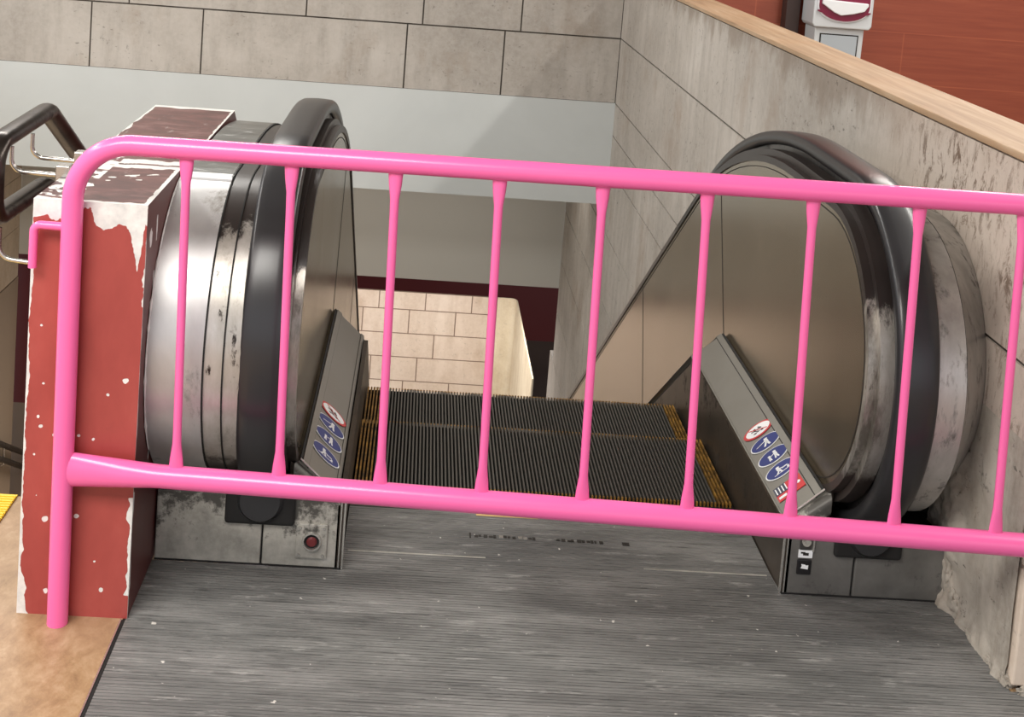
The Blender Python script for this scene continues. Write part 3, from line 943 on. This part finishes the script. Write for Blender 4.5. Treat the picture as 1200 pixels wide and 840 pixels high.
# ------------------------------------------------------------------ pictograms on the slanted decks
def deck_frame(side, g, u, y):
    xi, xo, zi, zo = g
    ex = Vector(((xo-xi)*side, 0, zo-zi)); w = ex.length; ex.normalize()
    # picture 'right' runs towards +X in the image for both sides
    right = ex if side > 0 else -ex
    up = Vector((0, 1, 0))
    nrm = right.cross(up)
    c = Vector((side*(xi + (xo-xi)*u), y, zi + (zo-zi)*u))
    m = Matrix.Identity(4)
    for i in range(3): m[i][0] = right[i]; m[i][1] = up[i]; m[i][2] = nrm[i]; m[i][3] = c[i]
    return m
def poly(bm, pts, z):
    bm.faces.new([bm.verts.new((x, y, z)) for x, y in pts])
def limb(bm, a, b, w, z):
    a, b = Vector(a), Vector(b); d = (b-a).normalized(); n = Vector((-d.y, d.x))*w/2
    poly(bm, [a+n, a-n, b-n, b+n], z); disc(bm, a, w/2, 12, z); disc(bm, b, w/2, 12, z)
FIG = {
 'no': lambda bm, z: (limb(bm, (-.5,.1), (.25,.15), .16, z), limb(bm, (.1,.45), (.28,.05), .12, z), limb(bm, (-.3,.1), (.0,-.35), .12, z), limb(bm, (-.45,-.4), (.3,-.4), .08, z), disc(bm, (-.3,-.45), .12, 14, z), disc(bm, (.3,-.45), .12, 14, z), disc(bm, (-.25,.35), .13, 14, z)),
 'rail': lambda bm, z: (disc(bm, (.12,.55), .16, 16, z), limb(bm, (.1,.3), (.12,-.1), .3, z), limb(bm, (.05,-.1), (-.15,-.7), .17, z), limb(bm, (.15,-.1), (.25,-.7), .17, z), limb(bm, (.05,.25), (-.45,.0), .12, z), limb(bm, (-.75,-.15), (-.3,.05), .1, z)),
 'child': lambda bm, z: (disc(bm, (.2,.55), .14, 16, z), limb(bm, (.2,.3), (.22,-.15), .26, z), limb(bm, (.16,-.15), (.1,-.7), .14, z), limb(bm, (.26,-.15), (.34,-.7), .14, z), disc(bm, (-.3,.15), .12, 14, z), limb(bm, (-.3,-.05), (-.3,-.3), .18, z), limb(bm, (-.34,-.3), (-.36,-.68), .1, z), limb(bm, (-.26,-.3), (-.22,-.68), .1, z), limb(bm, (.15,.2), (-.25,-.05), .09, z)),
 'dog': lambda bm, z: (disc(bm, (-.2,.5), .15, 16, z), limb(bm, (-.2,.25), (-.15,-.15), .28, z), limb(bm, (-.2,-.15), (-.4,-.6), .15, z), limb(bm, (-.1,-.15), (.0,-.6), .15, z), limb(bm, (-.15,.2), (.25,.0), .12, z), limb(bm, (.15,.0), (.45,.0), .2, z), limb(bm, (-.6,-.62), (.6,-.55), .1, z), limb(bm, (.5,-.5), (.55,-.2), .16, z)),
}
EX, EY = 1.26, .86
def pictogram(side, g, T, u, y, r, fig, red, label):
    mtx = Matrix.Translation(-Vector(T.location)) @ deck_frame(side, g, u, y)
    def put(name, fn, mat, par):
        bm = bmesh.new(); fn(bm); bmesh.ops.transform(bm, matrix=mtx, verts=bm.verts)
        me = bpy.data.meshes.new(name); bm.to_mesh(me); bm.free()
        return link(name, me, mat, par)
    def body(bm):
        n = 32
        a = [bm.verts.new((EX*r*math.cos(2*PI*k/n), EY*r*math.sin(2*PI*k/n), .0022)) for k in range(n)]
        b = [bm.verts.new((v.co.x, v.co.y, .001)) for v in a]
        bm.faces.new(a)
        for k in range(n): bm.faces.new((b[k], b[(k+1) % n], a[(k+1) % n], a[k]))
    base = put('pictogram', body, M['signred'] if red else M['white'], T)
    base['label'] = label
    put('pictogram_field', lambda bm: disc(bm, (0,0), r*(.82 if red else .93), 32, .0026, EX, EY), M['white'] if red else M['signblue'], base)
    def f(bm):
        FIG[fig](bm, 0)
        for v in bm.verts: v.co = Vector((v.co.x*r*.8*EX, v.co.y*r*.8*EY, .0030))
    put('pictogram_figure', f, M['signblack'] if red else M['white'], base)
    if red:
        put('pictogram_bar', lambda bm: limb(bm, (-r*.65, r*.42), (r*.65, -r*.42), r*.09, .0034), M['signred'], base)
for side, g, T, cs in ((1, gR, TR, [(.447,.0),(.0,0)]), (-1, gL, TL, [(0,0)])):
    if side > 0: ys = [.469, .393, .317, .243]; us = [.50]*4
    else: ys = [.419, .345, .267, .184]; us = [.46]*4
    for (yy, uu, fg, rd, lb) in zip(ys, us, ('no','rail','child','dog'), (True, False, False, False),
            ('white round pictogram with a red ring', 'blue round pictogram of a person on a handrail', 'blue round pictogram of an adult with a child', 'blue round pictogram of a person carrying a dog')):
        pictogram(side, g, T, uu, yy, .036, fg, rd, lb)
def flat_label(side, g, T):
    mtx = Matrix.Translation(-Vector(T.location)) @ deck_frame(side, g, .45, .155)
    def put(name, fn, mat, par):
        bm = bmesh.new(); fn(bm); bmesh.ops.transform(bm, matrix=mtx, verts=bm.verts)
        me = bpy.data.meshes.new(name); bm.to_mesh(me); bm.free()
        return link(name, me, mat, par)
    def sl(z, x0, x1, y0, y1): return lambda bm: box(bm, x0, x1, y0, y1, .001, z)
    b = put('notice_label', sl(.0020, -.038, .038, -.032, .028), M['label_red'], T)
    b['label'] = 'red notice label with navy end and white marks'
    put('notice_field', sl(.0024, -.038, -.004, -.006, .028), M['label_navy'], b)
    def marks(bm):
        for k in range(4): box(bm, -.034 + k*.009, -.031 + k*.009, -.002, .024, .002, .0028)
        box(bm, -.034, -.012, -.024, -.015, .002, .0028)
        disc(bm, (.026, -.004), .006, 12, .0028); disc(bm, (.012, -.016), .004, 12, .0028)
    put('notice_marks', marks, M['white'], b)
flat_label(1, gR, TR)

# ------------------------------------------------------------------ landing plate, comb, steps
plate = thing('landing_plate', 'large worn grey ribbed metal floor plate in front of the escalator', 'floor plate', (0, -.8, 0))
bm = bmesh.new()
# fine ribs running across the walking direction: real grooves
ya, yb_ = -1.9, .0
box(bm, -.9245, .888, ya, -.001, -.03, -.0011); box(bm, .888, 1.249, ya, -.326, -.03, -.0011)
y = ya
while y < -.004:
    box(bm, -.9245, .888 if y > -.33 else 1.249, y, y+.0072, -.0012, 0); y += .0095
child('ribbed_plate', bm, M['plate'], plate)
bm = bmesh.new()
y = .004
while y < .295:
    box(bm, -.5, .5, y, y+.0072, -.0012, 0); y += .0095
box(bm, -.5, .5, .0, .30, -.012, -.0011)
child('comb_side_plate', bm, M['plate'], plate)
for yy, x0, x1 in ((.085, -.49, -.17), (.075, .20, .49)):
    bm = bmesh.new(); box(bm, x0, x1, yy-.0022, yy+.0022, -.002, .0006); child('scored_line', bm, M['base'], plate)
# worn raised lettering, no longer readable
random.seed(3)
def letter(x0, x1, z0, z1):
    bm = bmesh.new(); box(bm, x0, x1, z0, z1, -.002, .0012)
    if random.random() < .65: box(bm, x0+(x1-x0)*.3, x0+(x1-x0)*.7, z0+.001, z0+.006, .001, .0022)
    child('raised_lettering', bm, M['seam'] if random.random() < .8 else M['edge'], plate)
letter(-.205, -.201, .172, .196); letter(.165, .182, .176, .190)
x = -.205
for k in range(27):
    w = random.uniform(.005, .011); x += w + .0035
    if x > .155: break
    if 12 < k < 17: continue
    letter(x, x+w, .178 + random.uniform(-.001, .003), .188 + random.uniform(-.002, .003))
# comb with teeth and a yellow insert
comb = thing('comb_plate', 'narrow toothed comb plate where the steps leave the landing', 'comb plate', (0, .33, 0))
bm = bmesh.new(); box(bm, -.5, .5, .3015, .325, -.02, .0)
child('comb_bar', bm, M['step'], comb)
bm = bmesh.new()
PITCH = .00985; NR = 101
for k in range(NR):
    x = -.4975 + k*PITCH + PITCH*.5
    if x > .497: break
    prism_x(bm, [(.325, -.02), (.325, 0), (.350, -.004), (.362, -.02)], x - .0014, x + .0014)
child('comb_teeth', bm, M['step'], comb)
bm = bmesh.new(); box(bm, -.185, -.030, .284, .322, .0002, .0016); child('comb_insert', bm, M['paleyellow'], comb)

def make_step():
    T = thing('escalator_step', 'x', 'escalator step', (0, 0, 0), 'ribbed escalator steps')
    D = .398
    bm = bmesh.new()
    box(bm, -.4985, .4985, 0, D-.002, -.05, -.0115)
    obj('groove_floor', bm, M['stepdark'], T)
    bm = bmesh.new(); bmy = bmesh.new()
    for k in range(NR):
        x = -.4975 + k*PITCH
        if x > .4965: break
        edge = x < -.455 or x > .452
        b = bmy if edge else bm
        box(b, x, x+.0042, .007 if not edge else 0, D-.004 if edge else D-.013, -.012, 0)
        if not edge:
            box(bmy, x, x+.0042, D-.013, D-.004, -.012, -.0002)
            box(bmy, x, x+.0042, 0, .007, -.012, -.0006)
    obj('tread', bm, M['step'], T)
    y_ = obj('yellow_edging', bmy, M['yellow'], T); y_['label'] = 'yellow ribs along the tread edges'
    bm = bmesh.new()
    # riser below the far edge of the tread
    for k in range(NR):
        x = -.4975 + k*PITCH
        if x > .4965: break
        box(bm, x, x+.0042, D-.006, D, -.22, -.004)
    box(bm, -.4985, .4985, D-.02, D-.006, -.24, -.012)
    obj('riser', bm, M['stepdark'], T)
    return T
def dup(root, loc, label):
    r = root.copy(); COL.objects.link(r); r.location = loc; r['label'] = label
    for ch in list(root.children):
        c = ch.copy(); COL.objects.link(c); c.parent = r
    return r
st0 = make_step()
steps = [(.036+.0, -.004, 'escalator step mostly under the comb plate, nearest the landing'),
         (.436-.0, -.006, 'flat escalator step second from the landing, in front of the crest')]
lab = ['escalator step running under the comb teeth, nearest the landing', 'level ribbed escalator step between the comb and the crest',
       'ribbed escalator step at the crest, the last one level with the landing']
st0.location = (0, .034, -.022); st0['label'] = lab[0]
# step edges seen at y = .435, .815, 1.21
st0.location = (0, .036+.0, -.022)
dup(st0, (0, .4365, -.006), lab[1])
dup(st0, (0, .8345, -.068), lab[2])
yy, zz = 1.2325, -.23
for k in range(5):
    dup(st0, (0, yy, zz), 'ribbed escalator step dropping away below the crest, %s down' % ('first','second','third','fourth','fifth')[k])
    yy += .398; zz -= .398*INC if k else .225
# pit lining under the steps
bm = bmesh.new()
prism_x(bm, [(.0, -.04), (.0, -.5), (1.0, -.7), (YE, -.95-(YE-1.2)*INC), (YE, -.75-(YE-1.2)*INC), (1.2, -.6), (.3, -.4), (.3, -.04)], -.52, .505)
struct(obj('floor_escalator_pit', bm, M['void'], None))

# ------------------------------------------------------------------ pink barrier
bar = thing('crowd_barrier', 'pink painted tubular barrier with vertical bars across the escalator entrance', 'barrier', (-1.06, -.265, 0))
def yb_at(x): return -.262 - .047*(x + 1.06)
def bp(x, z): return (x, yb_at(x), z)
XR = 1.30
zt_l, zt_r = .993, 1.020
bm = bmesh.new()
pts = fillet([bp(-1.056, 0), bp(-1.064, zt_l), bp(XR+.005, zt_r), bp(XR, 0)], .115, 14)
tube(bm, pts, .0208, 20)
child('frame', bm, M['pink'], bar, smooth=True, angle=60)
bm = bmesh.new()
zl = lambda x: .327
N = 16; rp = []; rad = []
for k in range(N+1):
    x = -1.050 + .25*k/N; rp.append(bp(x, zl(x))); rad.append((.0165 + .0065*min(1, k/8), .036 - .013*min(1, k/N*1.4)))
for k in range(1, N+1):
    x = -.795 + (XR + .795)*k/N; rp.append(bp(x, zl(x))); rad.append((.0225, .0232))
rad = [(a if False else b, a) if False else (b, a) for a, b in rad]
tube(bm, rp, .027, 20, radii=[(min(a, b), max(a, b)) for a, b in rad])
child('lower_rail', bm, M['pink'], bar, smooth=True, angle=60)
tops = [-.844, -.638, -.435, -.232, -.031, .172, .378, .584, .786]
for i, x in enumerate(tops + [.99, 1.19]):
    xb = x + .012 + (.007 if x > .1 else 0)
    bm = bmesh.new()
    n = 22; P = []; Rr = []
    z1 = zt_l + .011*(x+1.06) - .012; z0 = zl(xb) + .012
    for k in range(n+1):
        t = k/n
        xx = x + (xb-x)*t; z = z1 + (z0-z1)*t
        d = min(z1 - z, z - z0)
        f = max(0, 1 - (d-.012)/.05) if d > .012 else 1
        P.append(bp(xx, z)); Rr.append((.0086 + .0065*f, .0086 - .003*f))
    tube(bm, P, .01, 12, radii=Rr)
    child('baluster', bm, M['pink'], bar, smooth=True, angle=60)
bm = bmesh.new()
tube(bm, fillet([bp(-1.07, .822), bp(-1.137, .822), bp(-1.137, .735)], .014, 6), .0085, 10)
child('linking_hook', bm, M['pink'], bar, smooth=True, angle=60)

# ------------------------------------------------------------------ stair handrail at the left
sr = thing('stair_handrail', 'dark metal double stair handrail with a looped end, left of the red pillar', 'handrail', (-1.26, 0, .8))
XH = -1.265; tt = math.tan(math.radians(30))
up = [(XH, 5.2, .953 - (5.2-.24)*tt), (XH, .24, .953), (XH, -.13, .945)]
lw = [(XH, -.13, .785), (XH, .24, .775), (XH, 5.2, .775 - (5.2-.24)*tt)]
pp = fillet(up + lw, [.05, .055, .055, .05], 8)
bm = bmesh.new(); tube(bm, pp, .019, 16, radii=[(.026, .019)]*len(pp)); child('rail', bm, M['darktube'], sr, smooth=True, angle=60)
for (ya_, zs, yp) in ((.10, .925, .085), (-.04, .925, -.055), (-.10, .765, -.16)):
    bm = bmesh.new()
    if zs > .8: tube(bm, fillet([(XH+.01, ya_, zs), (XH+.01, ya_, .872), (-1.15, yp+.02, .868)], .03, 8), .005, 10)
    else: tube(bm, fillet([(XH+.01, ya_, zs), (XH+.01, ya_, .70), (-1.146, ya_+.0, .69)], .03, 8), .005, 10)
    b = child('bracket_rod', bm, M['chrome'], sr, smooth=True, angle=60)
    if zs > .8:
        bm = bmesh.new(); box(bm, -1.158, -1.128, yp, yp+.03, .848, .893); child('bracket_plate', bm, M['chrome'], sr, bevel=.002)
# wall-side stair handrail (two parallel tubes)
wr = thing('stair_handrail', 'pair of dark parallel tubes fixed to the beige wall left of the stairs', 'handrail', (-3.55, 3, -1))
for dz in (0, -.125):
    bm = bmesh.new(); tube(bm, [(-3.55, .4, .78+dz), (-3.55, 8.6, .78+dz-8.2*tt)], .024, 12)
    child('rail', bm, M['darktube'], wr, smooth=True, angle=60)
for y in (1.5, 3.5, 5.5, 7.3):
    bm = bmesh.new(); z = .78 - (y-.4)*tt
    tube(bm, fillet([(-3.55, y, z), (-3.55, y, z-.17), (-3.635, y, z-.17)], .02, 5), .008, 8); child('bracket_rod', bm, M['chrome'], wr, smooth=True)

# ------------------------------------------------------------------ pedestal dispenser by the red wall
px, py_ = 1.93, 4.42
dsp = thing('pedestal_dispenser', 'pale grey pedestal machine with wine-red tray recess, against the red wall', 'dispenser', (px, py_, 0))
hw = .168; zb = .925
bm = bmesh.new()
prism_y(bm, [(px-hw, zb+.02), (px-hw+.012, zb), (px+hw-.012, zb), (px+hw, zb+.02), (px+hw, 1.52), (px+hw-.06, 1.6), (px-hw+.06, 1.6), (px-hw, 1.52)], py_-.12, py_+.1)
child('housing', bm, M['shell'], dsp, bevel=.008, seg=3)
bm = bmesh.new()
prism_y(bm, [(px-.125, 0.0), (px+.125, 0.0), (px+.138, zb), (px-.142, zb)], py_-.09, py_+.1)
child('pedestal', bm, M['shell'], dsp, bevel=.006)
bm = bmesh.new()
prism_y(bm, [(px-.103, .1), (px+.098, .1), (px+.108, zb-.035), (px-.112, zb-.035)], py_-.094, py_-.08)
child('panel_gap', bm, M['seam'], dsp)
bm = bmesh.new()
prism_y(bm, [(px-.096, .108), (px+.091, .108), (px+.101, zb-.042), (px-.105, zb-.042)], py_-.097, py_-.08)
child('pedestal_panel', bm, M['shell_panel'], dsp, bevel=.002)
def half(r, sz, cx, cz, n=20, zt=None):
    pts = [(cx + r*math.cos(a), cz + sz*math.sin(a)) for a in [PI + PI*k/n for k in range(n+1)]]
    return pts + [(cx + r, zt), (cx - r, zt)]
bm = bmesh.new(); prism_y(bm, half(.150, .088, px, 1.048, zt=1.16), py_-.128, py_-.11); child('tray_rim', bm, M['white'], dsp)
bm = bmesh.new(); prism_y(bm, half(.142, .080, px, 1.048, zt=1.155), py_-.134, py_-.11); child('tray_recess', bm, M['wine'], dsp)
bm = bmesh.new(); prism_y(bm, [(px-.13, 1.06), (px-.06, 1.015), (px-.02, 1.0), (px+.05, 1.012), (px+.11, 1.03), (px+.13, 1.06), (px+.13, 1.075), (px-.13, 1.085)], py_-.15, py_-.128)
child('tray', bm, M['white'], dsp, bevel=.004)
bm = bmesh.new(); prism_y(bm, half(.15, .02, px, 1.02, zt=1.024), py_-.136, py_-.128); child('tray_lip', bm, M['wine'], dsp)
bm = bmesh.new(); box(bm, px-.12, px+.12, py_-.132, py_-.118, 1.2, 1.42); child('screen', bm, M['signblack'], dsp, bevel=.004)
bm = bmesh.new(); box(bm, 1.665, 1.745, 4.50, 4.6, 0, 2.2)
tag(obj('door_post', bm, M['brown'], None, bevel=.004), 'dark brown upright post against the red wall, left of the pale machine', 'post')

# ------------------------------------------------------------------ ceiling lamps (fixtures, and unseen fill lights added for brightness)
def lamp(x, y, z, lx, ly, power, color, label, group='ceiling strip lights', rot=0):
    T = thing('ceiling_light', label, 'lamp', (x, y, z), group)
    bm = bmesh.new(); box(bm, -lx/2-.03, lx/2+.03, -ly/2-.03, ly/2+.03, .0, .06); obj('housing', bm, M['shell'], T)
    ld = bpy.data.lights.new('lamp', 'AREA'); ld.shape = 'RECTANGLE'; ld.size = lx; ld.size_y = ly; ld.energy = power; ld.color = color
    lo_ = bpy.data.objects.new('tube_lamp', ld); COL.objects.link(lo_); lo_.parent = T; lo_.location = (0, 0, -.01)
    return T
W = (1, .965, .91)
lamp(2.45, 1.5, 3.13, .12, 6.5, 120, W, 'long ceiling strip light to the right of the stone wall')
lamp(-2.0, -2.6, 3.13, 2.6, 1.4, 150, W, 'wide ceiling light above the landing')
lamp(-4.0, .2, 3.13, .5, 4.5, 110, W, 'ceiling strip light above the stair head, left')
lamp(-2.2, 3.0, 3.13, 2.2, .6, 85, W, 'unseen fill light added above the stairs to brighten the left wall')  # added fill over the stairs, for the left wall and beam
lamp(-1.1, 9.2, -1.81, 4.5, .5, 100, (1, .93, .88), 'lower hall ceiling light beyond the lintel')
lamp(-1.1, 6.6, -.42, 3.6, .3, 12, (1, .95, .88), 'unseen fill light added over the lower flight')  # added fill, brightens the left wall lower down
wd = bpy.data.worlds.new('world'); S.world = wd; wd.use_nodes = True
wd.node_tree.nodes['Background'].inputs[0].default_value = (.92, .94, 1, 1)
wd.node_tree.nodes['Background'].inputs[1].default_value = .8

vs = S.view_settings
S.display_settings.display_device = 'sRGB'
vs.view_transform = 'Standard'; vs.look = 'None'; vs.gamma = 1; vs.exposure = .55; vs.use_curve_mapping = False
